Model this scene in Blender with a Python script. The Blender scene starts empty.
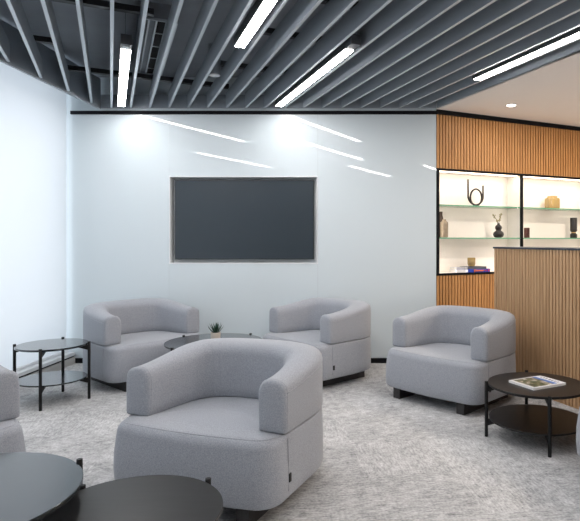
import bpy, bmesh, math, random
from mathutils import Vector, Matrix
random.seed(7)
PI = math.pi
sc = bpy.context.scene
COL = sc.collection

# ------------------------------------------------------------------ materials
def new_mat(name):
    m = bpy.data.materials.new(name); m.use_nodes = True
    nt = m.node_tree
    return m, nt, nt.nodes['Principled BSDF']

def simple(name, col, rough=0.5, metal=0.0, spec=0.5, coat=0.0, var=0.0, vscale=30.0):
    m, nt, b = new_mat(name)
    b.inputs['Base Color'].default_value = (*col, 1)
    b.inputs['Roughness'].default_value = rough
    b.inputs['Metallic'].default_value = metal
    b.inputs['Specular IOR Level'].default_value = spec
    b.inputs['Coat Weight'].default_value = coat
    b.inputs['Coat Roughness'].default_value = 0.03
    if var:
        tc = nt.nodes.new('ShaderNodeTexCoord')
        n = nt.nodes.new('ShaderNodeTexNoise'); n.inputs['Scale'].default_value = vscale
        n.inputs['Detail'].default_value = 3
        r = nt.nodes.new('ShaderNodeValToRGB')
        r.color_ramp.elements[0].position = 0.3; r.color_ramp.elements[1].position = 0.7
        r.color_ramp.elements[0].color = (*[max(0, c * (1 - var)) for c in col], 1)
        r.color_ramp.elements[1].color = (*[min(1, c * (1 + var)) for c in col], 1)
        nt.links.new(tc.outputs['Object'], n.inputs['Vector'])
        nt.links.new(n.outputs['Fac'], r.inputs['Fac'])
        nt.links.new(r.outputs['Color'], b.inputs['Base Color'])
    return m

def emit(name, col, strength):
    m, nt, b = new_mat(name)
    b.inputs['Base Color'].default_value = (*col, 1)
    b.inputs['Emission Color'].default_value = (*col, 1)
    b.inputs['Emission Strength'].default_value = strength
    return m

def fabric_mat(name, c0, c1):
    m, nt, b = new_mat(name)
    tc = nt.nodes.new('ShaderNodeTexCoord')
    n = nt.nodes.new('ShaderNodeTexNoise'); n.inputs['Scale'].default_value = 230; n.inputs['Detail'].default_value = 2
    r = nt.nodes.new('ShaderNodeValToRGB')
    r.color_ramp.elements[0].position = 0.34; r.color_ramp.elements[1].position = 0.66
    r.color_ramp.elements[0].color = (*c0, 1); r.color_ramp.elements[1].color = (*c1, 1)
    bp = nt.nodes.new('ShaderNodeBump'); bp.inputs['Strength'].default_value = 0.25; bp.inputs['Distance'].default_value = 0.002
    L = nt.links.new
    L(tc.outputs['Object'], n.inputs['Vector']); L(n.outputs['Fac'], r.inputs['Fac'])
    L(r.outputs['Color'], b.inputs['Base Color']); L(n.outputs['Fac'], bp.inputs['Height'])
    L(bp.outputs['Normal'], b.inputs['Normal'])
    b.inputs['Roughness'].default_value = 0.95
    b.inputs['Specular IOR Level'].default_value = 0.15
    b.inputs['Sheen Weight'].default_value = 0.25
    b.inputs['Sheen Roughness'].default_value = 0.5
    return m

def wood_mat(name, c0, c1, rough=0.5, stretch=(22, 22, 1.2), spec=0.4, coat=0.0):
    m, nt, b = new_mat(name)
    tc = nt.nodes.new('ShaderNodeTexCoord')
    mp = nt.nodes.new('ShaderNodeMapping'); mp.inputs['Scale'].default_value = stretch
    n = nt.nodes.new('ShaderNodeTexNoise'); n.inputs['Scale'].default_value = 1.6; n.inputs['Detail'].default_value = 5
    n.inputs['Roughness'].default_value = 0.6
    r = nt.nodes.new('ShaderNodeValToRGB')
    r.color_ramp.elements[0].position = 0.3; r.color_ramp.elements[1].position = 0.7
    r.color_ramp.elements[0].color = (*c0, 1); r.color_ramp.elements[1].color = (*c1, 1)
    L = nt.links.new
    L(tc.outputs['Object'], mp.inputs['Vector']); L(mp.outputs['Vector'], n.inputs['Vector'])
    L(n.outputs['Fac'], r.inputs['Fac']); L(r.outputs['Color'], b.inputs['Base Color'])
    b.inputs['Roughness'].default_value = rough
    b.inputs['Specular IOR Level'].default_value = spec
    b.inputs['Coat Weight'].default_value = coat
    b.inputs['Coat Roughness'].default_value = 0.14
    b.inputs['Coat IOR'].default_value = 1.55
    return m

def carpet_mat():
    m, nt, b = new_mat('carpet_tiles')
    N = nt.nodes.new; L = nt.links.new
    geo = N('ShaderNodeNewGeometry')
    rot = N('ShaderNodeMapping'); rot.inputs['Rotation'].default_value = (0, 0, math.radians(-10))
    L(geo.outputs['Position'], rot.inputs['Vector'])
    sc2 = N('ShaderNodeVectorMath'); sc2.operation = 'SCALE'; sc2.inputs['Scale'].default_value = 2.0
    L(rot.outputs['Vector'], sc2.inputs[0])
    fl = N('ShaderNodeVectorMath'); fl.operation = 'FLOOR'; L(sc2.outputs['Vector'], fl.inputs[0])
    wn = N('ShaderNodeTexWhiteNoise'); wn.noise_dimensions = '2D'; L(fl.outputs['Vector'], wn.inputs['Vector'])
    # each tile is turned one way or the other
    gt = N('ShaderNodeMath'); gt.operation = 'GREATER_THAN'; gt.inputs[1].default_value = 0.5
    L(wn.outputs['Value'], gt.inputs[0])
    def streak(scale):
        mp = N('ShaderNodeMapping'); mp.inputs['Scale'].default_value = scale
        L(rot.outputs['Vector'], mp.inputs['Vector'])
        n = N('ShaderNodeTexNoise'); n.inputs['Scale'].default_value = 1.0; n.inputs['Detail'].default_value = 4
        n.inputs['Roughness'].default_value = 0.75
        L(mp.outputs['Vector'], n.inputs['Vector']); return n
    a = streak((16, 80, 1)); c = streak((80, 16, 1))
    mx = N('ShaderNodeMix'); mx.data_type = 'FLOAT'
    L(gt.outputs[0], mx.inputs['Factor']); L(a.outputs['Fac'], mx.inputs[2]); L(c.outputs['Fac'], mx.inputs[3])
    pat = N('ShaderNodeTexNoise'); pat.inputs['Scale'].default_value = 3.2; pat.inputs['Detail'].default_value = 3
    L(rot.outputs['Vector'], pat.inputs['Vector'])
    pat2 = N('ShaderNodeTexNoise'); pat2.inputs['Scale'].default_value = 17; pat2.inputs['Detail'].default_value = 3
    L(rot.outputs['Vector'], pat2.inputs['Vector'])
    fine = N('ShaderNodeTexNoise'); fine.inputs['Scale'].default_value = 75; fine.inputs['Detail'].default_value = 2
    L(rot.outputs['Vector'], fine.inputs['Vector'])
    def madd(x, k, y=None, c0=0.0):
        q = N('ShaderNodeMath'); q.operation = 'MULTIPLY_ADD'; L(x, q.inputs[0]); q.inputs[1].default_value = k
        if y is None: q.inputs[2].default_value = c0
        else: L(y, q.inputs[2])
        return q.outputs[0]
    v = madd(mx.outputs[0], 0.52, c0=0.0)
    v = madd(pat.outputs['Fac'], 0.20, v)
    v = madd(pat2.outputs['Fac'], 0.25, v)
    v = madd(fine.outputs['Fac'], 0.30, v)
    v = madd(wn.outputs['Value'], 0.06, v)
    r = N('ShaderNodeValToRGB')
    r.color_ramp.elements[0].position = 0.48; r.color_ramp.elements[1].position = 0.80
    r.color_ramp.elements[0].color = (0.175, 0.177, 0.182, 1); r.color_ramp.elements[1].color = (0.66, 0.66, 0.66, 1)
    L(v, r.inputs['Fac']); L(r.outputs['Color'], b.inputs['Base Color'])
    bp = N('ShaderNodeBump'); bp.inputs['Strength'].default_value = 0.4; bp.inputs['Distance'].default_value = 0.003
    L(v, bp.inputs['Height']); L(bp.outputs['Normal'], b.inputs['Normal'])
    b.inputs['Roughness'].default_value = 0.95; b.inputs['Specular IOR Level'].default_value = 0.1
    return m

def mix_glass(name, tint, gloss, body, body_fac):
    """clear sheet: mostly transparent with a reflection and a little tinted body"""
    m = bpy.data.materials.new(name); m.use_nodes = True
    nt = m.node_tree; nt.nodes.clear(); N = nt.nodes.new; L = nt.links.new
    out = N('ShaderNodeOutputMaterial'); tr = N('ShaderNodeBsdfTransparent'); tr.inputs['Color'].default_value = (*tint, 1)
    df = N('ShaderNodeBsdfDiffuse'); df.inputs['Color'].default_value = (*body, 1)
    m1 = N('ShaderNodeMixShader'); m1.inputs['Fac'].default_value = body_fac
    L(tr.outputs[0], m1.inputs[1]); L(df.outputs[0], m1.inputs[2])
    gl = N('ShaderNodeBsdfGlossy'); gl.inputs['Roughness'].default_value = 0.03
    m2 = N('ShaderNodeMixShader')
    fr = N('ShaderNodeFresnel'); fr.inputs['IOR'].default_value = 1.45
    if gloss is None: L(fr.outputs[0], m2.inputs['Fac'])
    else: m2.inputs['Fac'].default_value = gloss
    L(m1.outputs[0], m2.inputs[1]); L(gl.outputs[0], m2.inputs[2]); L(m2.outputs[0], out.inputs['Surface'])
    return m

def blind_mat():
    m = bpy.data.materials.new('blind_fabric'); m.use_nodes = True
    nt = m.node_tree; nt.nodes.clear(); N = nt.nodes.new; L = nt.links.new
    out = N('ShaderNodeOutputMaterial')
    tl = N('ShaderNodeBsdfTranslucent'); df = N('ShaderNodeBsdfDiffuse')
    tl.inputs['Color'].default_value = (0.90, 0.91, 0.92, 1); df.inputs['Color'].default_value = (0.8, 0.83, 0.85, 1)
    tc = N('ShaderNodeTexCoord'); n = N('ShaderNodeTexNoise'); n.inputs['Scale'].default_value = 300
    L(tc.outputs['Object'], n.inputs['Vector'])
    bp = N('ShaderNodeBump'); bp.inputs['Strength'].default_value = 0.05; L(n.outputs['Fac'], bp.inputs['Height'])
    L(bp.outputs[0], df.inputs['Normal'])
    mx = N('ShaderNodeMixShader'); mx.inputs['Fac'].default_value = 0.35
    L(tl.outputs[0], mx.inputs[1]); L(df.outputs[0], mx.inputs[2]); L(mx.outputs[0], out.inputs['Surface'])
    return m

M = dict(
    fabric=fabric_mat('grey_wool', (0.275, 0.291, 0.322), (0.392, 0.411, 0.452)),
    piping=simple('grey_piping', (0.235, 0.24, 0.265), 0.9, var=0.1, vscale=200),
    slate=wood_mat('slate_laminate', (0.008, 0.012, 0.015), (0.013, 0.019, 0.023), 0.16, (3, 40, 3), 0.6, 0.4),
    black_leg=simple('black_stained_wood', (0.022, 0.021, 0.022), 0.5, var=0.3),
    black=simple('black_powder_coat', (0.009, 0.009, 0.010), 0.45, spec=0.25, var=0.15, vscale=80),
    table=wood_mat('black_oak', (0.004, 0.004, 0.0045), (0.011, 0.0105, 0.011), 0.36, (3, 40, 3), 0.30),
    tag=simple('black_tag', (0.008, 0.008, 0.009), 0.7, var=0.1),
    carpet=carpet_mat(),
    wall=simple('white_lacquered_glass', (0.655, 0.728, 0.762), 0.5, spec=0.2, coat=1.0, var=0.006, vscale=0.6),
    seam=simple('panel_joint', (0.52, 0.56, 0.59), 0.5, var=0.02),
    plain_wall=simple('white_paint', (0.78, 0.79, 0.80), 0.8, var=0.01, vscale=2),
    soffit=simple('cream_plaster', (0.90, 0.85, 0.81), 0.85, var=0.01, vscale=2),
    slab=simple('dark_grey_soffit', (0.235, 0.258, 0.290), 0.75, var=0.08, vscale=3),
    baffle=simple('slate_grey_metal', (0.28, 0.315, 0.35), 0.40, spec=0.5, var=0.04, vscale=2),
    baffle_edge=simple('pale_baffle_grey', (0.50, 0.56, 0.61), 0.30, spec=0.6, var=0.03, vscale=2),
    rail=simple('dark_rail', (0.018, 0.019, 0.022), 0.5, var=0.15),
    trim=simple('black_trim', (0.006, 0.007, 0.009), 0.65, spec=0.15, var=0.1),
    curb=simple('grey_sill', (0.50, 0.49, 0.47), 0.6, var=0.03),
    pale=simple('pale_grey_rail', (0.72, 0.74, 0.76), 0.5, var=0.02),
    alu=simple('brushed_aluminium', (0.55, 0.58, 0.60), 0.28, 0.85, var=0.05, vscale=8),
    liner=simple('grey_recess_lining', (0.80, 0.83, 0.85), 0.5, var=0.02),
    screen=simple('matt_dark_screen', (0.022, 0.034, 0.045), 0.32, spec=0.6, var=0.05, vscale=1),
    bezel=simple('black_bezel', (0.012, 0.013, 0.015), 0.35, var=0.1),
    slat=wood_mat('oak_slats_warm', (0.38, 0.18, 0.060), (0.60, 0.315, 0.115), 0.5),
    slat_gap=simple('dark_slat_backing', (0.20, 0.09, 0.032), 0.7, var=0.2),
    cslat=wood_mat('oak_slats_pale', (0.43, 0.255, 0.130), (0.59, 0.375, 0.205), 0.5),
    cslat_gap=simple('slat_backing', (0.25, 0.15, 0.08), 0.7, var=0.2),
    ctop=simple('dark_blue_grey_top', (0.035, 0.047, 0.065), 0.35, var=0.1),
    niche=simple('niche_white', (0.86, 0.825, 0.78), 0.6, var=0.01),
    light=emit('linear_diffuser', (1.0, 0.965, 0.955), 49.0),
    led=emit('warm_led_strip', (1.0, 0.82, 0.64), 5.0),
    down=emit('downlight_lens', (1.0, 0.9, 0.78), 14.0),
    housing=simple('light_housing', (0.05, 0.055, 0.062), 0.4, var=0.1),
    lens=simple('white_lens', (0.75, 0.78, 0.80), 0.3, var=0.02),
    dark_slot=simple('vent_void', (0.003, 0.003, 0.004), 0.9, var=0.1),
    glass_face=mix_glass('shelf_glass', (0.95, 0.985, 0.965), None, (0.6, 0.8, 0.7), 0.03),
    glass_edge=simple('green_glass_edge', (0.15, 0.42, 0.27), 0.2, spec=0.6, var=0.05),
    pane=mix_glass('window_glass', (0.97, 0.99, 0.99), 0.05, (0.7, 0.8, 0.8), 0.01),
    amber=mix_glass('amber_glass', (0.86, 0.72, 0.42), 0.08, (0.52, 0.41, 0.20), 0.5),
    bronze=simple('dark_bronze', (0.022, 0.017, 0.014), 0.5, 0.0, spec=0.3, var=0.15),
    vase_black=simple('black_ceramic', (0.015, 0.014, 0.014), 0.45, var=0.2),
    tan=simple('tan_ceramic', (0.30, 0.245, 0.18), 0.35, 0.2, var=0.12),
    brown=simple('dark_brown_ceramic', (0.055, 0.035, 0.025), 0.4, var=0.2),
    brass=simple('brass', (0.75, 0.52, 0.25), 0.3, 1.0, var=0.05),
    redbrown=simple('red_brown_box', (0.055, 0.014, 0.012), 0.45, var=0.2),
    flower=simple('dried_flower', (0.42, 0.38, 0.22), 0.8, var=0.25),
    stem=simple('dry_stem', (0.16, 0.14, 0.08), 0.8, var=0.2),
    paper=simple('paper', (0.82, 0.82, 0.80), 0.7, var=0.02),
    cover_white=simple('white_cover', (0.80, 0.81, 0.83), 0.35, var=0.01),
    cover_blue=simple('blue_cover', (0.010, 0.050, 0.46), 0.4, var=0.1),
    cover_grey=simple('slate_cover', (0.09, 0.10, 0.13), 0.5, var=0.1),
    cover_lilac=simple('pale_blue_cover', (0.48, 0.50, 0.60), 0.45, var=0.05),
    orange=simple('orange_print', (0.90, 0.22, 0.05), 0.5, var=0.05),
    red=simple('red_print', (0.65, 0.03, 0.10), 0.5, var=0.05),
    ink=simple('dark_ink', (0.03, 0.03, 0.04), 0.6, var=0.1),
    sky_print=simple('blue_print', (0.045, 0.16, 0.48), 0.35, var=0.25, vscale=14),
    leaf=simple('aloe_green', (0.012, 0.05, 0.03), 0.4, var=0.3, vscale=60),
    pot=simple('beige_pot', (0.66, 0.60, 0.53), 0.6, var=0.05),
    soil=simple('soil', (0.03, 0.022, 0.015), 0.95, var=0.3, vscale=90),
    blind=blind_mat(),
)
def land_mat():
    m, nt, b = new_mat('landscape_print'); N = nt.nodes.new; L = nt.links.new
    tc = N('ShaderNodeTexCoord'); n = N('ShaderNodeTexNoise'); n.inputs['Scale'].default_value = 32; n.inputs['Detail'].default_value = 4
    L(tc.outputs['Object'], n.inputs['Vector'])
    r = N('ShaderNodeValToRGB'); e = r.color_ramp.elements
    e[0].position = 0.34; e[0].color = (0.02, 0.025, 0.02, 1); e[1].position = 0.68; e[1].color = (0.60, 0.58, 0.54, 1)
    x = e.new(0.46); x.color = (0.07, 0.10, 0.035, 1); x = e.new(0.56); x.color = (0.24, 0.20, 0.13, 1)
    L(n.outputs['Fac'], r.inputs['Fac']); L(r.outputs['Color'], b.inputs['Base Color']); b.inputs['Roughness'].default_value = 0.35
    return m
M['land'] = land_mat()

# ------------------------------------------------------------------ helpers
def box(bm, x0, x1, y0, y1, z0, z1, mi=0):
    v = [bm.verts.new((x, y, z)) for z in (z0, z1) for (x, y) in ((x0, y0), (x1, y0), (x1, y1), (x0, y1))]
    for idx in ((3, 2, 1, 0), (4, 5, 6, 7), (0, 1, 5, 4), (1, 2, 6, 5), (2, 3, 7, 6), (3, 0, 4, 7)):
        f = bm.faces.new([v[i] for i in idx]); f.material_index = mi

def prism(bm, pts, z0, z1, mi=0):
    a = [bm.verts.new((x, y, z0)) for x, y in pts]; b = [bm.verts.new((x, y, z1)) for x, y in pts]
    n = len(pts)
    bm.faces.new(a[::-1]).material_index = mi; bm.faces.new(b).material_index = mi
    for i in range(n):
        bm.faces.new((a[i], a[(i + 1) % n], b[(i + 1) % n], b[i])).material_index = mi

def lathe(bm, prof, n=32, mi=0, c=(0, 0, 0), ribs=0, rib_d=0.0):
    rings = []
    for r, z in prof:
        ring = []
        for i in range(n):
            a = 2 * PI * i / n
            rr = r * (1 + (rib_d * math.cos(ribs * a) if ribs else 0))
            ring.append(bm.verts.new((c[0] + rr * math.cos(a), c[1] + rr * math.sin(a), c[2] + z)))
        rings.append(ring)
    for k in range(len(rings) - 1):
        for i in range(n):
            j = (i + 1) % n
            bm.faces.new((rings[k][i], rings[k][j], rings[k + 1][j], rings[k + 1][i])).material_index = mi
    bm.faces.new(rings[0][::-1]).material_index = mi
    bm.faces.new(rings[-1]).material_index = mi

def tube(bm, pts, r, n=8, closed=False, mi=0):
    pts = [Vector(p) for p in pts]; rings = []
    N = len(pts)
    up = Vector((0, 0, 1))
    prev = None
    for i, p in enumerate(pts):
        if closed: t = pts[(i + 1) % N] - pts[i - 1]
        else: t = pts[min(i + 1, N - 1)] - pts[max(i - 1, 0)]
        t.normalize()
        if prev is None:
            a = t.cross(up)
            if a.length < 0.1: a = t.cross(Vector((1, 0, 0)))
        else:
            a = prev - t * prev.dot(t)
        a.normalize(); prev = a
        b = t.cross(a)
        rad = r[i] if isinstance(r, (list, tuple)) else r
        rings.append([bm.verts.new(p + a * rad * math.cos(2 * PI * k / n) + b * rad * math.sin(2 * PI * k / n)) for k in range(n)])
    for i in range(N if closed else N - 1):
        q, w = rings[i], rings[(i + 1) % N]
        for k in range(n):
            bm.faces.new((q[k], q[(k + 1) % n], w[(k + 1) % n], w[k])).material_index = mi
    if not closed:
        bm.faces.new(rings[0][::-1]).material_index = mi; bm.faces.new(rings[-1]).material_index = mi

def obj(name, bm, mats, parent=None, smooth=False, bevel=0.0, loc=None, rot=None, angle=35, segs=2):
    bmesh.ops.recalc_face_normals(bm, faces=bm.faces[:])
    me = bpy.data.meshes.new(name); bm.to_mesh(me); bm.free()
    for m in (mats if isinstance(mats, (list, tuple)) else [mats]): me.materials.append(M[m])
    o = bpy.data.objects.new(name, me); COL.objects.link(o)
    if parent: o.parent = parent
    if loc: o.location = loc
    if rot is not None: o.rotation_euler = (0, 0, rot)
    if smooth:
        me.polygons.foreach_set('use_smooth', [True] * len(me.polygons))
        if smooth != 'all': me.set_sharp_from_angle(angle=math.radians(angle))
    if bevel:
        md = o.modifiers.new('bevel', 'BEVEL'); md.width = bevel; md.segments = segs; md.limit_method = 'ANGLE'; md.angle_limit = math.radians(40)
    return o

def tag(o, label, cat, group=None):
    o['label'] = label; o['category'] = cat
    if group: o['group'] = group
    return o

def thing(name, label, cat, loc=(0, 0, 0), rot=0.0, group=None):
    o = bpy.data.objects.new(name, None); COL.objects.link(o)
    o.empty_display_size = 0.1
    o.location = loc; o.rotation_euler = (0, 0, rot)
    return tag(o, label, cat, group)

def struct(o):
    o['kind'] = 'structure'; return o

def copy_tree(o, parent=None):
    c = o.copy(); COL.objects.link(c)
    if parent: c.parent = parent
    for ch in list(o.children): copy_tree(ch, c)
    return c

# ------------------------------------------------------------------ layout constants (metres; camera at the origin, looking +Y)
YW = 5.87                      # lacquered back wall
XL = -3.16                     # blind on the left
XC = 0.702                     # corner between back wall and timber wall
ZC = 2.69                      # underside of the baffles
ZS = 3.02                      # slab
TA = math.atan2(0.441, 0.898)  # timber wall turns away by this angle
DX, DY = 0.4235, -0.9059       # direction of baffles towards the viewer
BA = math.atan2(DY, DX)
PITCH = 0.2019
def xk(k): return -2.533 + PITCH * k          # where baffle k meets the back wall

# ------------------------------------------------------------------ room shell
bm = bmesh.new(); prism(bm, [(-4.2, -3.0), (5.2, -3.0), (5.2, 8.4), (-4.2, 8.4)], -0.08, 0.0)
struct(obj('floor', bm, 'carpet'))

bm = bmesh.new(); box(bm, -4.2, 5.2, -3.0, 8.4, ZS, ZS + 0.1)
struct(obj('ceiling', bm, 'slab'))

# back wall with the screen recess
RX0, RX1, RZ0, RZ1 = -2.126, -0.552, 1.046, 1.977
bm = bmesh.new()
xa = -3.6
YB = YW + 0.14
G = 0.0015
def wp(x0, x1, z0, z1): box(bm, x0 + G, x1 - G, YW, YB, z0 + 0, z1 - 0)
wp(xa, RX0, 0, ZS); wp(RX1, XC, 0, ZS); wp(RX0, RX1, 0, RZ0); wp(RX0, RX1, RZ1, ZS)
box(bm, xa, XC, YB, YB + 0.05, 0, ZS, 1)
box(bm, RX0 - 0.002, RX0 + 0.002, YW + 0.002, YB, 0, RZ0, 1); box(bm, RX1 - 0.002, RX1 + 0.002, YW + 0.002, YB, 0, RZ0, 1)
box(bm, RX0 - 0.002, RX0 + 0.002, YW + 0.002, YB, RZ1, ZS, 1); box(bm, RX1 - 0.002, RX1 + 0.002, YW + 0.002, YB, RZ1, ZS, 1)
struct(obj('wall_back', bm, ['wall', 'seam']))

bm = bmesh.new(); box(bm, XL - 0.0, XC - 0.002, YW - 0.014, YW, 0, 0.052)
struct(obj('baseboard_back', bm, 'trim'))
bm = bmesh.new(); box(bm, XL, XC + 0.01, YW - 0.022, YW, 2.628, 2.662)
struct(obj('trim_1', bm, 'trim'))

# unseen sides of the room
bm = bmesh.new(); box(bm, -4.2, 5.2, -3.1, -3.0, 0, ZS); struct(obj('wall_front', bm, 'plain_wall'))
bm = bmesh.new(); box(bm, 4.75, 4.85, -3.0, 8.4, 0, ZS); struct(obj('wall_right', bm, 'plain_wall'))

# window side: wall head, sill, glass
bm = bmesh.new()
box(bm, -3.62, -3.215, -3.0, YW, 2.93, ZS); box(bm, -3.62, -3.42, -3.0, YW, 0, 0.12)
box(bm, -3.62, -3.18, -3.0, -2.9, 0, ZS)
struct(obj('wall_left', bm, 'plain_wall'))
w = bpy.data.objects.new('window_1', None); COL.objects.link(w); w.location = (-3.5, 1.4, 0.12); struct(w)
bm = bmesh.new()
for y in (-4.2, 4.4): box(bm, -0.03, 0.03, y - 0.03, y + 0.03, 0, 2.85)
box(bm, -0.03, 0.03, -4.23, 4.43, 0, 0.05); box(bm, -0.03, 0.03, -4.23, 4.43, 2.80, 2.85)
obj('window_frame', bm, 'pale', w)
bm = bmesh.new(); box(bm, -0.004, 0.004, -4.17, 4.37, 0.05, 2.80); obj('window_pane', bm, 'pane', w)

bm = bmesh.new()
box(bm, XL - 0.26, XL + 0.05, -2.98, YW - 0.016, 0, 0.068, 0)
box(bm, XL - 0.26, XL + 0.035, -2.98, YW - 0.016, 0.068, 0.086, 1)
box(bm, XL - 0.26, XL + 0.05, -2.98, YW - 0.016, 0.086, 0.118, 2)
struct(obj('baseboard_left', bm, ['curb', 'trim', 'pale']))

bl = thing('roller_blind', 'white translucent roller blind covering the full left window wall', 'blind', (XL - 0.02, 1.45, 0.122))
bm = bmesh.new(); box(bm, -0.001, 0.001, -4.3, 4.362, 0.02, 2.84); obj('blind_fabric', bm, 'blind', bl)
bm = bmesh.new(); box(bm, -0.012, 0.012, -4.3, 4.385, 0.0, 0.026); obj('bottom_rail', bm, 'pale', bl, bevel=0.004)
bm = bmesh.new()
lathe(bm, [(0.03, -4.3), (0.03, 4.385)], 16)
bmesh.ops.rotate(bm, verts=bm.verts[:], cent=(0, 0, 0), matrix=Matrix.Rotation(-PI / 2, 3, 'X'))
bmesh.ops.translate(bm, verts=bm.verts[:], vec=(0, 0, 2.866))
obj('roller_tube', bm, 'pale', bl, smooth=True)

# soffit to the right of the raft
def wallpt(s, d=0.0): return (XC + 0.898 * s - 0.441 * d, YW + 0.441 * s + 0.898 * d)
x16 = xk(16)
bm = bmesh.new()
far = wallpt(4.49)
fy = -2.98
prism(bm, [(x16 + 0.004, YW - 0.0), (x16 + 0.004 + 0.4675 * (YW - fy), fy), (4.74, fy), (4.74, far[1]), wallpt(4.4), wallpt(0.0)], ZC - 0.012, ZC + 0.06)
struct(obj('ceiling_soffit', bm, 'soffit'))

# timber wall, built in its own frame: x along the wall, y into it
SL = 4.5
NI0, NI1, DIV0, DIV1, NE = 0.035, 1.160, 1.160, 1.180, 2.36
NZ0, NZ1 = 0.944, 2.040
bm = bmesh.new()
def slats(x0, x1, z0, z1, pitch, wdt, dep, base_y=0.0, mi=0):
    n = int((x1 - x0) / pitch)
    for i in range(n):
        a = x0 + (i + 0.5) * (x1 - x0) / n
        box(bm, a - wdt / 2, a + wdt / 2, base_y, base_y + dep, z0, z1, mi)
def tw(x0, x1, z0, z1):
    box(bm, x0, x1, 0.016, 0.05, z0, z1, 1)
    slats(x0, x1, z0, z1, 0.039, 0.029, 0.016)
ZT = ZC - 0.012
tw(0.0, NE + 0.03, 0.06, NZ0 - 0.022); tw(0.0, NE + 0.03, NZ1 + 0.022, ZT); tw(NE + 0.03, SL, 0.06, ZT)
box(bm, 0, SL, 0.05, 0.07, 0.0, NZ0 - 0.03, 1); box(bm, 0, SL, 0.05, 0.07, NZ1 + 0.03, ZS, 1)
struct(obj('wall_timber', bm, ['slat', 'slat_gap'], loc=(XC, YW, 0), rot=TA))
bm = bmesh.new(); box(bm, 0, SL, -0.012, 0.05, 0, 0.06); struct(obj('baseboard_timber', bm, 'trim', loc=(XC, YW, 0), rot=TA))
bm = bmesh.new(); box(bm, 0.0, SL, -0.02, 0.016, 2.632, 2.682); struct(obj('trim_2', bm, 'trim', loc=(XC, YW, 0), rot=TA))

# ------------------------------------------------------------------ display niche
ND = 0.25
sh = thing('display_niche', 'lit two bay display niche with black frame and glass shelves in timber wall', 'shelving', (XC, YW, 0), TA)
bm = bmesh.new()
box(bm, 0.0, NE + 0.03, -0.006, 0.03, NZ1, NZ1 + 0.022); box(bm, 0.0, NE + 0.03, -0.006, 0.03, NZ0 - 0.022, NZ0)
box(bm, 0.006, NI0, -0.006, 0.03, NZ0, NZ1); box(bm, NE, NE + 0.03, -0.006, 0.03, NZ0, NZ1); box(bm, DIV0, DIV1, -0.006, 0.03, NZ0, NZ1)
obj('frame', bm, 'trim', sh, bevel=0.001)
bm = bmesh.new()
box(bm, 0.015, NE + 0.02, ND, ND + 0.02, NZ0 - 0.02, NZ1 + 0.02)
box(bm, 0.015, NE + 0.02, 0.03, ND, NZ0 - 0.02, NZ0 - 0.001); box(bm, 0.015, NE + 0.02, 0.03, ND, NZ1 + 0.001, NZ1 + 0.02)
box(bm, 0.015, NI0 - 0.001, 0.03, ND, NZ0, NZ1); box(bm, DIV0 + 0.002, DIV1 - 0.002, 0.03, ND, NZ0, NZ1); box(bm, NE + 0.001, NE + 0.02, 0.03, ND, NZ0, NZ1)
obj('niche_lining', bm, 'niche', sh)
SH1, SH2 = 1.674, 1.32
for (a, b) in ((NI0, DIV0), (DIV1, NE)):
    for z in (SH1, SH2):
        bm = bmesh.new(); box(bm, a + 0.002, b - 0.002, 0.018, ND - 0.001, z - 0.007, z + 0.006)
        o = obj('glass_shelf', bm, ['glass_face', 'glass_edge'], sh)
        for p in o.data.polygons:
            if abs(p.normal.z) < 0.5: p.material_index = 1
    bm = bmesh.new(); box(bm, a + 0.02, b - 0.02, 0.045, 0.06, NZ1 - 0.008, NZ1 - 0.0005)
    obj('led_strip', bm, 'led', sh)
    for (lx, lz, ln, en, rx, ry) in (((a + b) / 2, NZ1 - 0.012, b - a - 0.06, 2.5, 0.25, 0), ((a + b) / 2, NZ0 + 0.010, b - a - 0.06, 0.55, PI - 0.25, 0), (a + 0.012, (NZ0 + NZ1) / 2, 1.0, 0.75, 0, -PI / 2), (b - 0.012, (NZ0 + NZ1) / 2, 1.0, 0.75, 0, PI / 2)):
        la = bpy.data.lights.new('niche_strip_lamp', 'AREA'); la.shape = 'RECTANGLE'
        la.size, la.size_y = (ln, 0.02)
        la.color = (1.0, 0.87, 0.74); la.energy = en
        lo = bpy.data.objects.new('niche_strip_lamp', la); COL.objects.link(lo); lo.parent = sh
        lo.location = (lx, 0.052, lz); lo.rotation_euler = (rx, ry, 0)

def S(x, y, z): # niche frame to world
    p = wallpt(x, y); return (p[0], p[1], z)
def sval(px, d):
    q = (px - 370) / 555
    return (q * (YW + 0.898 * d) - XC + 0.441 * d) / (0.898 - 0.441 * q)
T1, T2, T3 = SH1 + 0.0065, SH2 + 0.0065, NZ0 - 0.0005
# twisted loop sculpture
def arcpts(cx, cz, rx, rz, a0, a1, n): return [(cx + rx * math.cos(a0 + (a1 - a0) * i / n), cz + rz * math.sin(a0 + (a1 - a0) * i / n)) for i in range(n + 1)]
p2 = [(-0.127, 0.29), (-0.127, 0.2), (-0.125, 0.135)]
p2 += arcpts(-0.010, 0.115, 0.115, 0.106, PI * 1.02, PI * 1.5, 10)
p2 += arcpts(0.0, 0.099, 0.073, 0.090, -PI * 0.5, PI * 1.5, 34)[1:]
p2 += arcpts(0.0, 0.115, 0.115, 0.104, -PI * 0.42, 0, 10) + [(0.116, 0.16), (0.116, 0.235)]
n = len(p2)
p3 = [(x, (i / n - 0.5) * 0.05, z) for i, (x, z) in enumerate(p2)]
bm = bmesh.new(); tube(bm, p3, 0.0105, 10)
tag(obj('loop_sculpture', bm, 'bronze', smooth='all', loc=S(sval(476, .12), .12, T1 + 0.003), rot=TA), 'dark bronze looped tube sculpture on the upper glass shelf', 'sculpture')

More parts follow.
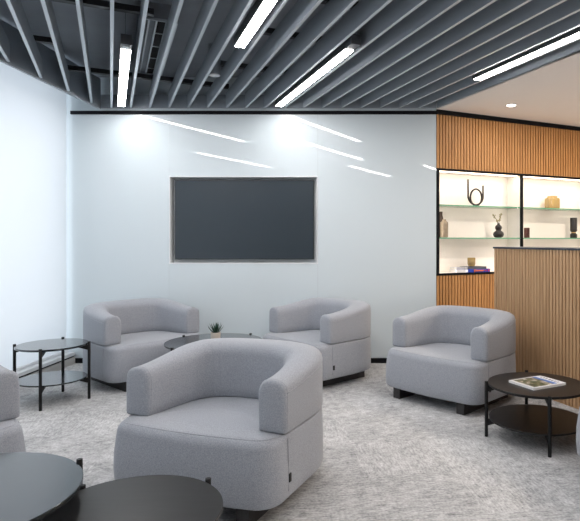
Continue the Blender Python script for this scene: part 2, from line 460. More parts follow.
v = thing('gourd_vase', 'small black double gourd vase with dried flowers on middle glass shelf', 'vase', S(sval(498.5, .11), .11, T2))
bm = bmesh.new()
lathe(bm, [(0.030, 0), (0.052, 0.010), (0.062, 0.035), (0.056, 0.062), (0.032, 0.080), (0.028, 0.086), (0.036, 0.10), (0.040, 0.115), (0.034, 0.135), (0.018, 0.148), (0.014, 0.158), (0.016, 0.166), (0.010, 0.166)], 28)
obj('vase_body', bm, 'vase_black', v, smooth='all')
for dx, dz, dy in ((-0.058, 0.118, 0.01), (0.028, 0.125, -0.01), (-0.012, 0.055, 0.015), (0.012, 0.06, -0.01)):
    bm = bmesh.new(); pts = [(0, 0, 0.15), (dx * 0.45, dy * 0.5, 0.15 + dz * 0.55), (dx, dy, 0.15 + dz)]
    tube(bm, pts, 0.0025, 6)
    st = obj('stem', bm, 'stem', v, smooth='all')
    bm = bmesh.new()
    for q in range(9):
        t = 0.62 + 0.045 * q
        c = Vector((dx * t + random.uniform(-.012, .012), dy * t + random.uniform(-.012, .012), 0.15 + dz * t + random.uniform(-.005, .01)))
        bmesh.ops.create_icosphere(bm, subdivisions=1, radius=random.uniform(.006, .010), matrix=Matrix.Translation(c))
    obj('flower_head', bm, 'flower', st, smooth='all')

bm = bmesh.new(); lathe(bm, [(0.028, 0), (0.042, 0.004), (0.043, 0.15), (0.040, 0.168), (0.024, 0.178), (0.020, 0.186), (0.021, 0.196), (0.014, 0.198)], 28)
tag(obj('bottle_vase', bm, 'tan', smooth=True, angle=50, loc=S(sval(444.2, .08), .08, T2)), 'tan glazed bottle vase at the left end of middle glass shelf', 'vase')
bm = bmesh.new(); lathe(bm, [(0.03, 0), (0.036, 0.004), (0.042, 0.11), (0.030, 0.20), (0.018, 0.25), (0.020, 0.285), (0.013, 0.287)], 28)
tag(obj('bottle_vase', bm, 'brown', smooth=True, angle=50, loc=S(sval(440.8, .19), .19, T2)), 'tall dark brown bottle vase behind the tan vase', 'vase')

j = thing('ribbed_jar', 'wide amber ribbed glass jar on upper shelf of the right bay', 'jar', S(sval(552.3, .13), .13, T1))
bm = bmesh.new(); lathe(bm, [(0.070, 0), (0.082, 0.006), (0.085, 0.02), (0.085, 0.115), (0.080, 0.128), (0.060, 0.134)], 96, ribs=24, rib_d=0.03)
obj('jar_body', bm, 'amber', j, smooth='all')
bm = bmesh.new(); lathe(bm, [(0.058, 0.1345), (0.060, 0.136), (0.060, 0.150), (0.052, 0.155)], 40)
obj('jar_rim', bm, 'amber', j, smooth=True)

bm = bmesh.new(); box(bm, -0.026, 0.026, -0.022, 0.022, 0, 0.118)
tag(obj('small_box', bm, 'redbrown', bevel=0.004, loc=S(sval(526.8, .09), .09, T2), rot=TA), 'small upright red brown box on middle shelf beside black divider', 'box')
hv = thing('waisted_vase', 'dark waisted cylinder vase with brass ring on middle shelf of right bay', 'vase', S(sval(573.6, .12), .12, T2))
bm = bmesh.new(); lathe(bm, [(0.040, 0), (0.042, 0.003), (0.042, 0.042), (0.026, 0.060)], 32); obj('vase_foot', bm, 'vase_black', hv, smooth=True)
bm = bmesh.new(); lathe(bm, [(0.026, 0.060), (0.029, 0.063), (0.026, 0.070)], 32); obj('brass_ring', bm, 'brass', hv, smooth=True)
bm = bmesh.new(); lathe(bm, [(0.026, 0.070), (0.042, 0.086), (0.042, 0.246), (0.040, 0.25)], 32); obj('vase_body', bm, 'vase_black', hv, smooth=True)

def book(name, label, loc, rot, w, d, t, cover, group):
    b = thing(name, label, 'book', loc, rot, group)
    bm = bmesh.new()
    box(bm, -w / 2, w / 2, -d / 2, d / 2, 0, 0.0025); box(bm, -w / 2, w / 2, -d / 2, d / 2, t - 0.0025, t); box(bm, -w / 2, w / 2, -d / 2, -d / 2 + 0.003, 0.0025, t - 0.0025)
    obj('cover', bm, cover, b)
    bm = bmesh.new(); box(bm, -w / 2 + 0.004, w / 2 - 0.004, -d / 2 + 0.0035, d / 2 - 0.004, 0.0028, t - 0.0028); obj('pages', bm, 'paper', b)
    return b
gb = 'books on the niche floor'
book('book', 'white book lying at the left, under the pale blue book', S(0.345, .11, T3), TA + 0.03, 0.12, 0.15, 0.030, 'cover_white', gb)
book('book', 'pale blue grey book lying on the white book', S(0.348, .112, T3 + 0.0305), TA - 0.04, 0.115, 0.14, 0.024, 'cover_lilac', gb)
bb = book('book', 'bright blue book with orange spine lettering, on the niche floor', S(0.575, .105, T3), TA, 0.30, 0.17, 0.036, 'cover_blue', gb)
bm = bmesh.new()
# loose orange hand lettering on the spine (illegible at this distance)
pts = []
for i in range(70):
    t = i / 69
    pts.append((-0.075 + 0.135 * t + 0.006 * math.sin(t * 46), -0.0865, 0.016 + (0.012 if t < 0.2 else 0.007) * math.cos(t * 46)))
tube(bm, pts, 0.0042, 6); obj('spine_lettering', bm, 'orange', bb, smooth='all')
bm = bmesh.new(); box(bm, 0.082, 0.098, -0.0862, -0.0849, 0.010, 0.026); box(bm, 0.118, 0.138, -0.0862, -0.0849, 0.008, 0.028); obj('spine_mark', bm, 'red', bb)
book('book', 'dark slate book lying on the bright blue book', S(0.555, .11, T3 + 0.0365), TA - 0.03, 0.25, 0.16, 0.026, 'cover_grey', gb)
bm = bmesh.new(); lathe(bm, [(0.026, 0), (0.036, 0.004), (0.043, 0.03), (0.044, 0.094), (0.040, 0.095), (0.038, 0.03), (0.02, 0.015)], 72, ribs=18, rib_d=0.02)
tag(obj('glass_tumbler', bm, 'amber', smooth='all', loc=S(0.535, .11, T3 + 0.0635)), 'amber glass tumbler standing on the dark slate book', 'tumbler')

# ------------------------------------------------------------------ screen in the recess
fr = thing('screen_surround', 'aluminium lining of the wall recess around the screen', 'frame', (RX0, YW, RZ0))
W, Hh = RX1 - RX0, RZ1 - RZ0
bm = bmesh.new()
t = 0.012
box(bm, 0.0015, W - 0.0015, -0.004, 0.125, 0.0005, t); box(bm, 0.0015, W - 0.0015, -0.004, 0.125, Hh - t, Hh - 0.0005)
box(bm, 0.0015, t, -0.004, 0.125, t, Hh - t); box(bm, W - t, W - 0.0015, -0.004, 0.125, t, Hh - t)
obj('surround_frame', bm, 'liner', fr)
bm = bmesh.new(); box(bm, t, W - t, 0.118, 0.125, t, Hh - t); obj('recess_back', bm, 'liner', fr)
tv = thing('wall_screen', 'large dark flat screen switched off in the back wall recess', 'screen', ((-2.075 - 0.597) / 2, YW + 0.03, 1.093))
bm = bmesh.new(); box(bm, -0.739, 0.739, 0.0, 0.06, 0, 0.846); obj('casing', bm, 'bezel', tv, bevel=0.003)
bm = bmesh.new(); box(bm, -0.731, 0.731, -0.0012, -0.0001, 0.008, 0.838); obj('display', bm, 'screen', tv)
bm = bmesh.new(); box(bm, -0.35, 0.35, 0.0605, 0.0865, 0.2, 0.6); obj('wall_bracket', bm, 'bezel', tv)

# ------------------------------------------------------------------ baffle raft
ra = thing('baffle_raft', 'slate grey suspended ceiling raft of slanting parallel baffles', 'ceiling raft', (0, 0, ZC))
XR0, YR1, YR0 = -2.845, YW - 0.028, -1.6
BT, BH = 0.022, 0.155
def clipline(k):
    ya, yb = YR1 - 0.022, YR0
    # x = xk + .4675*(YW - y)
    X = lambda y: xk(k) + 0.4675 * (YW - y)
    if X(ya) < XR0 + 0.022:
        ya = YW - (XR0 + 0.022 - xk(k)) / 0.4675
    return ya, yb, X
px_, py_ = -DY, DX
for k in range(-17, 16):
    ya, yb, X = clipline(k)
    if ya <= yb + 0.2: continue
    bm = bmesh.new()
    hx = BT / 2 / 0.9059
    def e(y): return X(y) - hx, X(y) + hx
    a0, a1 = e(ya); b0, b1 = e(yb)
    prism(bm, [(a0, ya), (a1, ya), (b1, yb), (b0, yb)], 0, BH)
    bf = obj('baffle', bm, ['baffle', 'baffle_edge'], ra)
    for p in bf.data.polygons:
        if p.normal.z < -0.9: p.material_index = 1  # undersides take a paler tone than the baffle sides
# perimeter boards
bm = bmesh.new(); box(bm, XR0, xk(16), YR1 - 0.02, YR1, -0.004, 0.135); obj('edge_board', bm, 'baffle', ra)
bm = bmesh.new(); box(bm, XR0, XR0 + 0.02, YR0, YR1 - 0.0201, -0.018, 0.30); obj('edge_board', bm, 'baffle', ra)
bm = bmesh.new(); y0 = YR1 - 0.0201
prism(bm, [(xk(16) - 0.02 + 0.4675 * (YW - y0), y0), (xk(16) + 0.4675 * (YW - y0), y0), (xk(16) + 0.4675 * (YW - YR0), YR0), (xk(16) - 0.02 + 0.4675 * (YW - YR0), YR0)], -0.004, 0.31)
obj('edge_board', bm, 'baffle', ra)
# cross rails on top of the baffles, square to them
ZR = BH + 0.001
for wv, spans in ((-5.74, ((-0.4, 1.1),)), (-5.02, ((-0.62, -0.38), (0.8, 1.5))), (-4.1, ((-0.38, 0.29), (1.0, 2.2))), (-3.4, ((-5.0, 3.0),)), (-2.4, ((-5.0, 4.0),)), (-1.4, ((-5.0, 4.0),)), (-0.4, ((-5.0, 4.5),))):
    def along(u): return (px_ * u + DX * wv, py_ * u + DY * wv)
    for u0, u1 in spans:
        ins = []
        for u in [u / 100 for u in range(int(u0 * 100), int(u1 * 100))]:
            x, y = along(u)
            if x > XR0 + 0.03 and YR0 < y < YR1 - 0.04 and x < xk(16) + 0.4675 * (YW - y) - 0.05: ins.append(u)
        if len(ins) < 5: continue
        a, b_ = along(ins[0]), along(ins[-1])
        h = 0.026
        bm = bmesh.new()
        prism(bm, [(a[0] - DX * h, a[1] - DY * h), (b_[0] - DX * h, b_[1] - DY * h), (b_[0] + DX * h, b_[1] + DY * h), (a[0] + DX * h, a[1] + DY * h)], ZR, ZR + 0.04)
        obj('cross_rail', bm, 'rail', ra)

# linear lights between the baffles: (half-index at wall, far y, label)
LG = 'linear lights between the ceiling baffles'
def linear(k, yf, label, length=1.99, cap=False):
    xf = xk(k) + 0.4675 * (YW - yf)
    o = thing('linear_light', label, 'ceiling light', (xf, yf, ZC - 0.02), BA, LG)
    bm = bmesh.new(); box(bm, 0, length, -0.036, 0.036, 0.004, 0.075); obj('housing', bm, 'housing', o)
    bm = bmesh.new(); box(bm, 0.02, length - 0.125, -0.032, 0.032, -0.001, 0.0035); obj('diffuser', bm, 'light', o)
    if cap:
        bm = bmesh.new(); box(bm, length - 0.085, length - 0.045, -0.022, 0.022, 0.001, 0.0038); obj('end_cap', bm, 'alu', o)
    for q in (0.25, length - 0.25):
        bm = bmesh.new(); lathe(bm, [(0.0015, 0.0751), (0.0015, ZS - ZC + 0.02)], 8, c=(q, 0, 0)); obj('suspension_wire', bm, 'rail', o)
linear(-0.5, 5.70, 'lit linear ceiling light at left, ending above the screen wall beside the slot vent', cap=True)
linear(3.5, 3.96, 'lit linear ceiling light at top centre, cut by the photo edge')
linear(7.5, 5.70, 'lit linear ceiling light at centre, ending against the back wall')
linear(14.5, 4.77, 'lit linear ceiling light at right, beside the cream soffit')
linear(-7.5, 3.0, 'lit linear ceiling light reflected in the back wall left of the screen top')
linear(0.5, 1.47, 'lit linear ceiling light overhead, reflected in back wall right of screen')
linear(7.5, 1.6, 'lit linear ceiling light overhead, reflected at the right end of back wall')

# slot vent under the slab
vx, vy = -1.535, 4.03
sv = thing('slot_vent', 'grey linear slot air vent above the baffles at upper left', 'vent', (vx, vy, 2.89), BA + PI)
bm = bmesh.new()
box(bm, 0, 1.45, -0.13, 0.13, 0.02, ZS - 2.89 - 0.0005); obj('vent_box', bm, 'slab', sv)
bm = bmesh.new()
for y in (-0.13, -0.06, 0.01, 0.062, 0.124): box(bm, 0, 1.45, y - 0.005, y + 0.006, 0, 0.0195)
for x in (0.005, 1.445): box(bm, x - 0.005, x + 0.005, -0.12, 0.12, 0.001, 0.0195)
obj('vent_frame', bm, 'baffle_edge', sv)
bm = bmesh.new()
for y in (-0.096, -0.024): box(bm, 0.01, 1.44, y - 0.027, y + 0.027, 0.016, 0.0195)
obj('vent_slot', bm, 'dark_slot', sv)
for y in (-0.096, -0.024):
    for x in (0.3, 0.62, 0.94, 1.26):
        bm = bmesh.new(); box(bm, x - 0.005, x + 0.005, y - 0.027, y + 0.027, 0.010, 0.0155); obj('slot_clip', bm, 'alu', sv)

cyl = thing('cylinder_downlight', 'small grey cylinder ceiling fitting with white lens between baffles', 'ceiling fitting', (xk(3.5) + 0.4675 * (YW - 4.90), 4.90, 2.75))
bm = bmesh.new(); lathe(bm, [(0.052, 0.006), (0.054, 0.01), (0.054, ZS - 2.75 - 0.0005)], 32); obj('fitting_body', bm, 'baffle', cyl, smooth=True)
bm = bmesh.new(); lathe(bm, [(0.03, -0.004), (0.048, 0.0), (0.05, 0.0055)], 32); obj('fitting_lens', bm, 'lens', cyl, smooth=True)

def downlight(x, y, label, en=38):
    dl = thing('recessed_downlight', label, 'downlight', (x, y, ZC - 0.012), 0, 'soffit downlights')
    bm = bmesh.new(); lathe(bm, [(0.048, -0.006), (0.056, -0.0045), (0.056, -0.0005)], 32); obj('trim_ring', bm, 'lens', dl, smooth=True)
    bm = bmesh.new(); lathe(bm, [(0.040, -0.009), (0.044, -0.0065)], 32); obj('lamp_lens', bm, 'down', dl, smooth=True)
    la = bpy.data.lights.new('downlight_lamp', 'AREA'); la.shape = 'DISK'; la.size = 0.08; la.energy = en; la.color = (1.0, 0.86, 0.72)
    lo = bpy.data.objects.new('downlight_lamp', la); COL.objects.link(lo); lo.parent = dl; lo.location = (0, 0, -0.012)
downlight(1.44, 5.66, 'small round lit downlight in the cream soffit', 3.5)
downlight(2.75, 5.30, 'added fill downlight for soffit and timber wall, out of view, behind the counter')  # this and the next two are added, unseen, to brighten soffit and timber wall
downlight(3.60, 3.60, 'added fill downlight for soffit and timber wall, out of view, midway along the counter')
downlight(3.70, 1.60, 'added fill downlight for soffit and timber wall, out of view, near the counter end')

# ------------------------------------------------------------------ armchairs
A, B, YF, T = 0.466, 0.42, -0.265, 0.150
def rear(a, b, yf, n=2.55, m=40):
    p = 2.0 / n
    pts = [(-a, yf + (0 - yf) * i / 8) for i in range(8)]
    for i in range(m + 1):
        t = PI * i / m
        c, s = math.cos(t), math.sin(t)
        pts.append((-a * math.copysign(abs(c) ** p, c), b * abs(s) ** p))
    pts += [(a, yf + (0 - yf) * (7 - i) / 8) for i in range(8)]
    return pts
def resample(pts, n, closed=False):
    P = [Vector((x, y)) for x, y in pts]
    if closed: P.append(P[0])
    L = [0]
    for i in range(1, len(P)): L.append(L[-1] + (P[i] - P[i - 1]).length)
    out = []; j = 0
    cnt = n if closed else n - 1
    for i in range(n):
        d = L[-1] * i / cnt
        while j < len(L) - 2 and L[j + 1] < d: j += 1
        f = (d - L[j]) / max(1e-9, L[j + 1] - L[j])
        out.append(P[j].lerp(P[j + 1], f))
    return out
def inward(P, closed=False):
    n = len(P); N = []
    for i in range(n):
        t = (P[(i + 1) % n] - P[i - 1]) if closed else (P[min(i + 1, n - 1)] - P[max(i - 1, 0)])
        t.normalize(); N.append(Vector((t.y, -t.x)))
    return N
def sstep(a, b, x):
    t = max(0, min(1, (x - a) / (b - a))); return t * t * (3 - 2 * t)

ZB = 0.392
def band_height(y): return 0.252 + 0.066 * sstep(-0.26, 0.32, y)
def thick(y): return T + 0.085 * sstep(-0.24, 0.44, y)
def section(h, T):
    s = [(0.013, 0.001), (0.003, 0.005), (0.0, 0.014), (0.0, 0.08), (0.0, h * 0.45), (0.001, h - 0.075), (0.003, h - 0.052)]
    x0, x1, zc = 0.003, T, h - 0.052
    for i in range(1, 15):
        a = PI - PI * i / 14
        cx = (x0 + x1) / 2; rx = (x1 - x0) / 2
        x = cx + rx * math.cos(a)
        z = zc + 0.052 * math.sin(a) ** 0.9
        if i >= 10: z -= 0.018 * (i - 10) / 4 
        s.append((x, z))
    s += [(T, h * 0.45), (T - 0.002, 0.06), (T - 0.004, 0.008), (T - 0.012, 0.0)]
    return s
def make_chair():
    root = thing('tub_armchair', 'x', 'armchair')
    # --- backrest band
    P = resample(rear(A, B, YF), 84); N = inward(P)
    bm = bmesh.new(); rings = []
    def ring(i, shrink=0.0, push=0.0):
        tk_ = thick(P[i].y); h = band_height(P[i].y); sec = section(h, tk_)
        cu = tk_ / 2; cv = h / 2
        fwd = (P[1] - P[0]) if i == 0 else (P[-2] - P[-1]); fwd.normalize()
        out = []
        for u, v in sec:
            if shrink:
                u = cu + (u - cu) * (1 - shrink / cu); v = cv + (v - cv) * (1 - shrink / cv)
            q = P[i] + N[i] * u - fwd * push
            out.append(bm.verts.new((q.x, q.y, ZB + v)))
        return out
    rings.append(ring(0, 0.045, 0.026))
    for q in range(1, 6): rings.append(ring(0, 0.024 * (1 - math.sin(PI / 2 * q / 6)), 0.023 * math.cos(PI / 2 * q / 6)))
    for i in range(len(P)): rings.append(ring(i))
    n_ = len(P) - 1
    for q in range(5, 0, -1): rings.append(ring(n_, 0.024 * (1 - math.sin(PI / 2 * q / 6)), 0.023 * math.cos(PI / 2 * q / 6)))
    rings.append(ring(n_, 0.045, 0.026))
    m = len(rings[0])
    for a, b in zip(rings, rings[1:]):
        for k in range(m): bm.faces.new((a[k], a[(k + 1) % m], b[(k + 1) % m], b[k]))
    bm.faces.new(rings[0]); bm.faces.new(rings[-1][::-1])
    back = obj('backrest', bm, 'fabric', root, smooth=True, angle=48)
    # piping: along the outer crease, and round each arm front
    bm = bmesh.new()
    pts = []
    for i in range(len(P)):
        q = P[i] + N[i] * 0.0015; pts.append((q.x, q.y, ZB + band_height(P[i].y) - 0.060))
    tube(bm, pts, 0.0024, 6); obj('seam', bm, 'fabric', back, smooth='all')
    for i in (0, n_):
        bm = bmesh.new(); h = band_height(P[i].y); fwd = (P[1] - P[0]) if i == 0 else (P[-2] - P[-1]); fwd.normalize()
        pts = []
        for u, v in section(h, T)[1:-1]:
            q = P[i] + N[i] * u + fwd * 0.002; pts.append((q.x, q.y, ZB + v))
        tube(bm, pts, 0.0016, 6); obj('seam', bm, 'fabric', back, smooth='all')
    # --- seat base
    a, b = A + 0.002, B
    rc, yfr = 0.115, -0.425
    out = rear(a, b, yfr + rc)
    fr = []
    for i in range(1, 9):
        t = PI / 2 * i / 8
        fr.append((a - rc + rc * math.cos(t), yfr + rc - rc * math.sin(t)))
    x0 = a - rc
    for i in range(1, 16):
        x = x0 - 2 * x0 * i / 16
        fr.append((x, yfr - 0.022 * (1 - (x / x0) ** 2)))
    for i in range(0, 8):
        t = PI / 2 + PI / 2 * i / 8
        fr.append((-(a - rc) + rc * math.cos(t), yfr + rc - rc * math.sin(t)))
    Q = resample(out + fr, 120, True); NQ = inward(Q, True)
    bm = bmesh.new()
    def bring(fn):
        r_ = []
        for q, nn in zip(Q, NQ):
            ins, z = fn(q)
            w = q + nn * ins
            r_.append(bm.verts.new((w.x, w.y, z)))
        return r_
    def front(q): return 1 - sstep(-0.34, -0.20, q.y)
    R = []
    R.append(bring(lambda q: (0.05, 0.088)))
    R.append(bring(lambda q: (0.012, 0.0885)))
    R.append(bring(lambda q: (0.005, 0.093)))
    R.append(bring(lambda q: (0.001, 0.102)))
    R.append(bring(lambda q: (0.0 - 0.004 * front(q), 0.16)))
    R.append(bring(lambda q: (0.0 - 0.002 * front(q), 0.24)))
    R.append(bring(lambda q: (0.002 + 0.006 * front(q), 0.32)))
    ZTOP = ZB - 0.003
    for k in range(9):
        t = PI / 2 * k / 8
        def f(q, t=t):
            r = 0.010 + 0.045 * front(q)
            return (0.004 + 0.008 * front(q) + r * (1 - math.cos(t)), ZTOP + 0.006 * front(q) - r + r * math.sin(t))
        R.append(bring(f))
    last = R[-1]
    for s_, dz in ((0.92, 0.002), (0.75, 0.004), (0.5, 0.005), (0.25, 0.006)):
        R.append([bm.verts.new((v.co.x * s_, v.co.y * s_, v.co.z * (1) + dz * (0.6 if v.co.y > -0.3 else 1))) for v in last])
    m = len(Q)
    for a_, b_ in zip(R, R[1:]):
        for k in range(m): bm.faces.new((a_[k], a_[(k + 1) % m], b_[(k + 1) % m], b_[k]))
    bm.faces.new(R[0][::-1]); bm.faces.new(R[-1])
    seat = obj('seat', bm, 'fabric', root, smooth='all')
    # front seam over the top edge, and the two side seams under the arms
    bm = bmesh.new(); pts = []
    t = PI / 2 * 0.72
    idx = [i for i, q in enumerate(Q) if q.y < YF + 0.005]
    for i in idx:
        q = Q[i]; r = 0.010 + 0.045 * front(q)
        w = q + NQ[i] * (0.004 + 0.008 * front(q) + r * (1 - math.cos(t)) - 0.0005)
        pts.append((w.x, w.y, ZTOP + 0.006 * front(q) - r + r * math.sin(t) + 0.0003))
    tube(bm, pts, 0.0016, 6); obj('seam', bm, 'fabric', seat, smooth='all')
    for sg in (-1, 1):
        bm = bmesh.new(); tube(bm, [(sg * (a + 0.0004), YF + 0.005, 0.125), (sg * (a + 0.0008), YF + 0.005, 0.2), (sg * (a - 0.001), YF + 0.005, 0.30), (sg * (a - 0.003), YF + 0.005, 0.37)], 0.0016, 6)
        obj('seam', bm, 'piping', seat, smooth='all')
    bm = bmesh.new(); box(bm, a - 0.004, a + 0.006, YF + 0.008, YF + 0.026, 0.165, 0.205)
    tg = obj('fabric_tag', bm, 'tag', root, bevel=0.001); tg['label'] = 'small black fabric tag'
    for sg in (-1, 1):
        bm = bmesh.new(); box(bm, sg * 0.31 - 0.035, sg * 0.31 + 0.035, -0.405, 0.25, 0.0, 0.0875)
        obj('leg', bm, 'black_leg', root, bevel=0.003)
    return root
chair = make_chair()
CG = 'grey tub armchairs'
spots = [
    (-0.738, 2.995, -19.2, 'grey tub armchair in the centre foreground, nearest the camera', ),
    (-0.470, 5.345, -45.2, 'grey tub armchair against the back wall below the right end of the screen'),
    (-2.185, 5.270, 50.5, 'grey tub armchair by the back wall beside the small two-tier table'),
    (0.720, 4.640, -43.0, 'grey tub armchair in front of the wooden slatted counter'),
    (-2.285, 2.623, 54.0, 'grey tub armchair cut off by the left photo edge'),
    (1.600, 2.760, -88.0, 'grey tub armchair, only a sliver showing at the right photo edge'),
]
for i, (x, y, r, lab) in enumerate(spots):
    o = chair if i == 0 else copy_tree(chair)
    o.location = (x, y, 0); o.rotation_euler = (0, 0, math.radians(r)); tag(o, lab, 'armchair', CG)

# ------------------------------------------------------------------ round tables
def make_table(x, y, R, h, ang, zs, label, mat='slate', group='black round lounge tables'):
    root = thing('round_table', label, 'table', (x, y, 0), 0, group)
    bm = bmesh.new()
    lathe(bm, [(R - 0.004, h - 0.016), (R, h - 0.013), (R, h - 0.002), (R - 0.002, h)], 96)
    obj('table_top', bm, mat, root, smooth=True)
    bm = bmesh.new()
    if zs: lathe(bm, [(R - 0.012, zs - 0.012), (R - 0.008, zs - 0.010), (R - 0.008, zs - 0.002), (R - 0.010, zs)], 96)
    if zs: obj('shelf', bm, mat, root, smooth=True)
    lev = (h - 0.0165, zs - 0.0125) if zs else (h - 0.0165,)
    rl = R + 0.0115
    for k in range(4):
        a = math.radians(ang) + k * PI / 2
        mt = Matrix.Rotation(a, 3, 'Z')
        bm = bmesh.new(); lathe(bm, [(0.0105, 0), (0.0115, 0.002), (0.0115, h + 0.008), (0.0105, h + 0.0095)], 14, c=(rl, 0, 0))
        bmesh.ops.rotate(bm, verts=bm.verts[:], cent=(0, 0, 0), matrix=mt)
        lg = obj('leg', bm, 'black', root, smooth=True)
        bm = bmesh.new()
        for zt in lev:
            w = 0.009
            pr = [(rl - 0.004, zt - 0.040), (rl - 0.012, zt - 0.040), (rl - 0.105, zt - 0.012), (rl - 0.105, zt), (rl - 0.004, zt)]
            f0 = [bm.verts.new((px, -w, pz)) for px, pz in pr]; f1 = [bm.verts.new((px, w, pz)) for px, pz in pr]
            bm.faces.new(f0); bm.faces.new(f1[::-1])
            for i in range(5): bm.faces.new((f0[i], f1[i], f1[(i + 1) % 5], f0[(i + 1) % 5]))
        bmesh.ops.rotate(bm, verts=bm.verts[:], cent=(0, 0, 0), matrix=mt)
        obj('bracket', bm, 'black', lg)
    for zt in lev:
        bm = bmesh.new()
        box(bm, -rl + 0.105, rl - 0.105, -0.007, 0.007, zt - 0.012, zt); box(bm, -0.007, 0.007, -rl + 0.105, rl - 0.105, zt - 0.012, zt)
        bmesh.ops.rotate(bm, verts=bm.verts[:], cent=(0, 0, 0), matrix=Matrix.Rotation(math.radians(ang), 3, 'Z'))
        obj('crossbar', bm, 'black', root)
    return root
make_table(-2.570, 4.490, 0.262, 0.459, 13, 0.185, 'small tall two-tier round table by the window blind')
make_table(1.100, 3.654, 0.318, 0.355, 176, 0.128, 'low black round table with a magazine beside the wooden counter', 'table')
make_table(-1.412, 1.878, 0.393, 0.432, 47.6, 0, 'large black round table in the bottom left corner, the higher of the overlapping pair')
make_table(-0.836, 1.918, 0.318, 0.355, 52.5, 0.128, 'low black round table at the bottom, directly in front of the nearest armchair', 'table')
make_table(-1.335, 4.755, 0.405, 0.435, 145, 0, 'black round table between the back armchairs, bearing a potted succulent')

# magazine
mg = thing('magazine', 'white magazine with a landscape cover photo on low black table', 'magazine', (1.100, 3.650, 0.3553), math.radians(28.5))
ML, MW, MT = 0.285, 0.225, 0.014
bm = bmesh.new(); box(bm, -ML / 2 + 0.002, ML / 2 - 0.002, -MW / 2 + 0.002, MW / 2, 0.0008, MT - 0.0009); obj('pages', bm, 'paper', mg)
bm = bmesh.new(); box(bm, -ML / 2, ML / 2, -MW / 2, MW / 2, 0, 0.0007); box(bm, -ML / 2, ML / 2, -MW / 2, MW / 2, MT - 0.0008, MT); box(bm, -ML / 2, ML / 2, MW / 2 + 0.0001, MW / 2 + 0.001, 0.0, MT); cv = obj('cover', bm, 'cover_white', mg)
bm = bmesh.new(); box(bm, -ML / 2 + 0.022, 0.048, -MW / 2 + 0.018, MW / 2 - 0.012, MT + 0.0001, MT + 0.0004); obj('cover_photo', bm, 'land', cv)
bm = bmesh.new(); box(bm, 0.0482, 0.082, -MW / 2 + 0.018, MW / 2 - 0.012, MT + 0.0001, MT + 0.0004); obj('cover_photo', bm, 'sky_print', cv)
bm = bmesh.new()
for q in range(7):
    yy = -0.075 + q * 0.0245
    box(bm, 0.100, 0.118, yy - 0.004, yy + 0.004, MT + 0.0001, MT + 0.0004)
    if q % 2: box(bm, 0.112, 0.118, yy - 0.009, yy + 0.007, MT + 0.0001, MT + 0.00041)
obj('cover_title', bm, 'ink', cv)

# succulent
pl = thing('potted_succulent', 'small spiky green succulent in a beige pot on round table', 'plant', (-1.322, 4.755, 0.4352))
bm = bmesh.new(); lathe(bm, [(0.034, 0), (0.037, 0.003), (0.042, 0.070), (0.0425, 0.074), (0.038, 0.075), (0.037, 0.068), (0.02, 0.066)], 32); obj('pot', bm, 'pot', pl, smooth=True)
bm = bmesh.new(); lathe(bm, [(0.034, 0.0665), (0.030, 0.070), (0.01, 0.072)], 24); obj('soil', bm, 'soil', pl, smooth='all')
for tier, (cnt, tilt, ln) in enumerate(((6, 58, 0.095), (5, 36, 0.10), (3, 14, 0.095))):
    for q in range(cnt):
        a = 2 * PI * q / cnt + tier * 0.5 + random.uniform(-.15, .15)
        tl = math.radians(tilt + random.uniform(-5, 5))
        bm = bmesh.new(); rings = []
        d = Vector((math.cos(a), math.sin(a), 0)); side = Vector((-math.sin(a), math.cos(a), 0))
        for s_ in range(8):
            t = s_ / 7
            th = tl * (1 - 0.25 * t)
            c = Vector((0, 0, 0.066)) + d * (0.006 + ln * t * math.sin(th)) + Vector((0, 0, ln * t * math.cos(th)))
            wd = 0.0105 * (1 - t) ** 0.75 * (0.75 + 0.9 * t) + 0.0006; tk = wd * 0.45
            nrm = d * math.cos(th) - Vector((0, 0, 1)) * math.sin(th)
            rings.append([bm.verts.new(c + side * wd), bm.verts.new(c + nrm * tk), bm.verts.new(c - side * wd), bm.verts.new(c - nrm * tk * 0.4)])
        for r0, r1 in zip(rings, rings[1:]):
            for k in range(4): bm.faces.new((r0[k], r0[(k + 1) % 4], r1[(k + 1) % 4], r1[k]))
        bm.faces.new(rings[0]); bm.faces.new(rings[-1][::-1])
        obj('leaf', bm, 'leaf', pl, smooth='all')

# ------------------------------------------------------------------ slatted counter
CX, CY = 1.16, 5.195
ct = thing('slatted_counter', 'tall pale oak slatted counter with dark top at right', 'counter', (CX, CY, 0), BA)
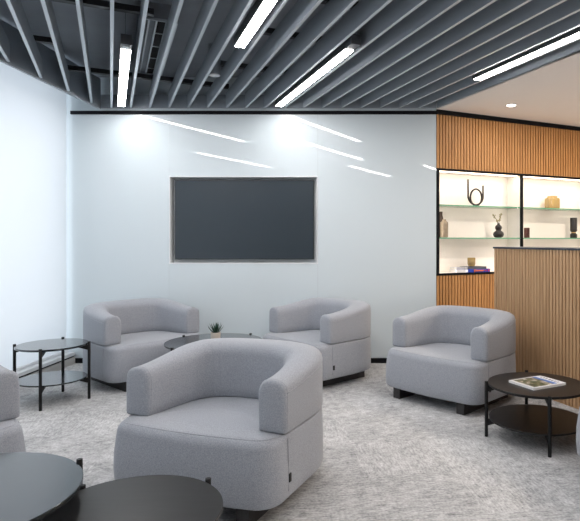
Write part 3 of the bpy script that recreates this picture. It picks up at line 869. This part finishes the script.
# local x runs along the front towards the viewer, local +y is the room side's back (away from the lounge)
CL, CH, CT_ = 3.0, 1.236, 0.42
bm = bmesh.new()
box(bm, 0, CL, 0.014, CT_, 0.0, CH - 0.016, 1)
n = int(CL / 0.036)
for i in range(n):
    a = (i + 0.5) * CL / n
    box(bm, a - 0.0135, a + 0.0135, 0.0, 0.014, 0.0, CH - 0.016, 0)
obj('slat_panel', bm, ['cslat', 'cslat_gap'], ct)
bm = bmesh.new(); box(bm, -0.006, CL, -0.008, CT_ + 0.006, CH - 0.0158, CH); obj('counter_top', bm, 'ctop', ct, bevel=0.001)

# ------------------------------------------------------------------ daylight outside the window
la = bpy.data.lights.new('daylight', 'AREA'); la.shape = 'RECTANGLE'; la.size = 2.9; la.size_y = 8.8
la.energy = 106; la.color = (0.955, 0.962, 1.0)
lo = bpy.data.objects.new('daylight', la); COL.objects.link(lo)
lo.location = (-3.75, 1.45, 1.5); lo.rotation_euler = (0, -PI / 2, 0)

wd = bpy.data.worlds.new('world'); sc.world = wd; wd.use_nodes = True
wd.node_tree.nodes['Background'].inputs['Color'].default_value = (0.75, 0.85, 1.0, 1)
wd.node_tree.nodes['Background'].inputs['Strength'].default_value = 1.0

# ------------------------------------------------------------------ camera and view
cd = bpy.data.cameras.new('camera'); cam = bpy.data.objects.new('camera', cd); COL.objects.link(cam)
cam.location = (0, 0, 1.3); cam.rotation_euler = (PI / 2, 0, 0)
cd.sensor_fit = 'HORIZONTAL'; cd.sensor_width = 36; cd.lens = 36 * 555 / 580
cd.shift_x = (290 - 370) / 580; cd.shift_y = -(260.5 - 240) / 580
cd.clip_start = 0.05
sc.camera = cam
vs = sc.view_settings
vs.view_transform = 'Standard'; vs.look = 'None'; vs.gamma = 1; vs.exposure = 0; vs.use_curve_mapping = False
cy = sc.cycles
cy.max_bounces = 10; cy.diffuse_bounces = 6; cy.glossy_bounces = 4; cy.transmission_bounces = 6; cy.transparent_max_bounces = 12
cy.use_denoising = True; cy.sample_clamp_indirect = 4.0
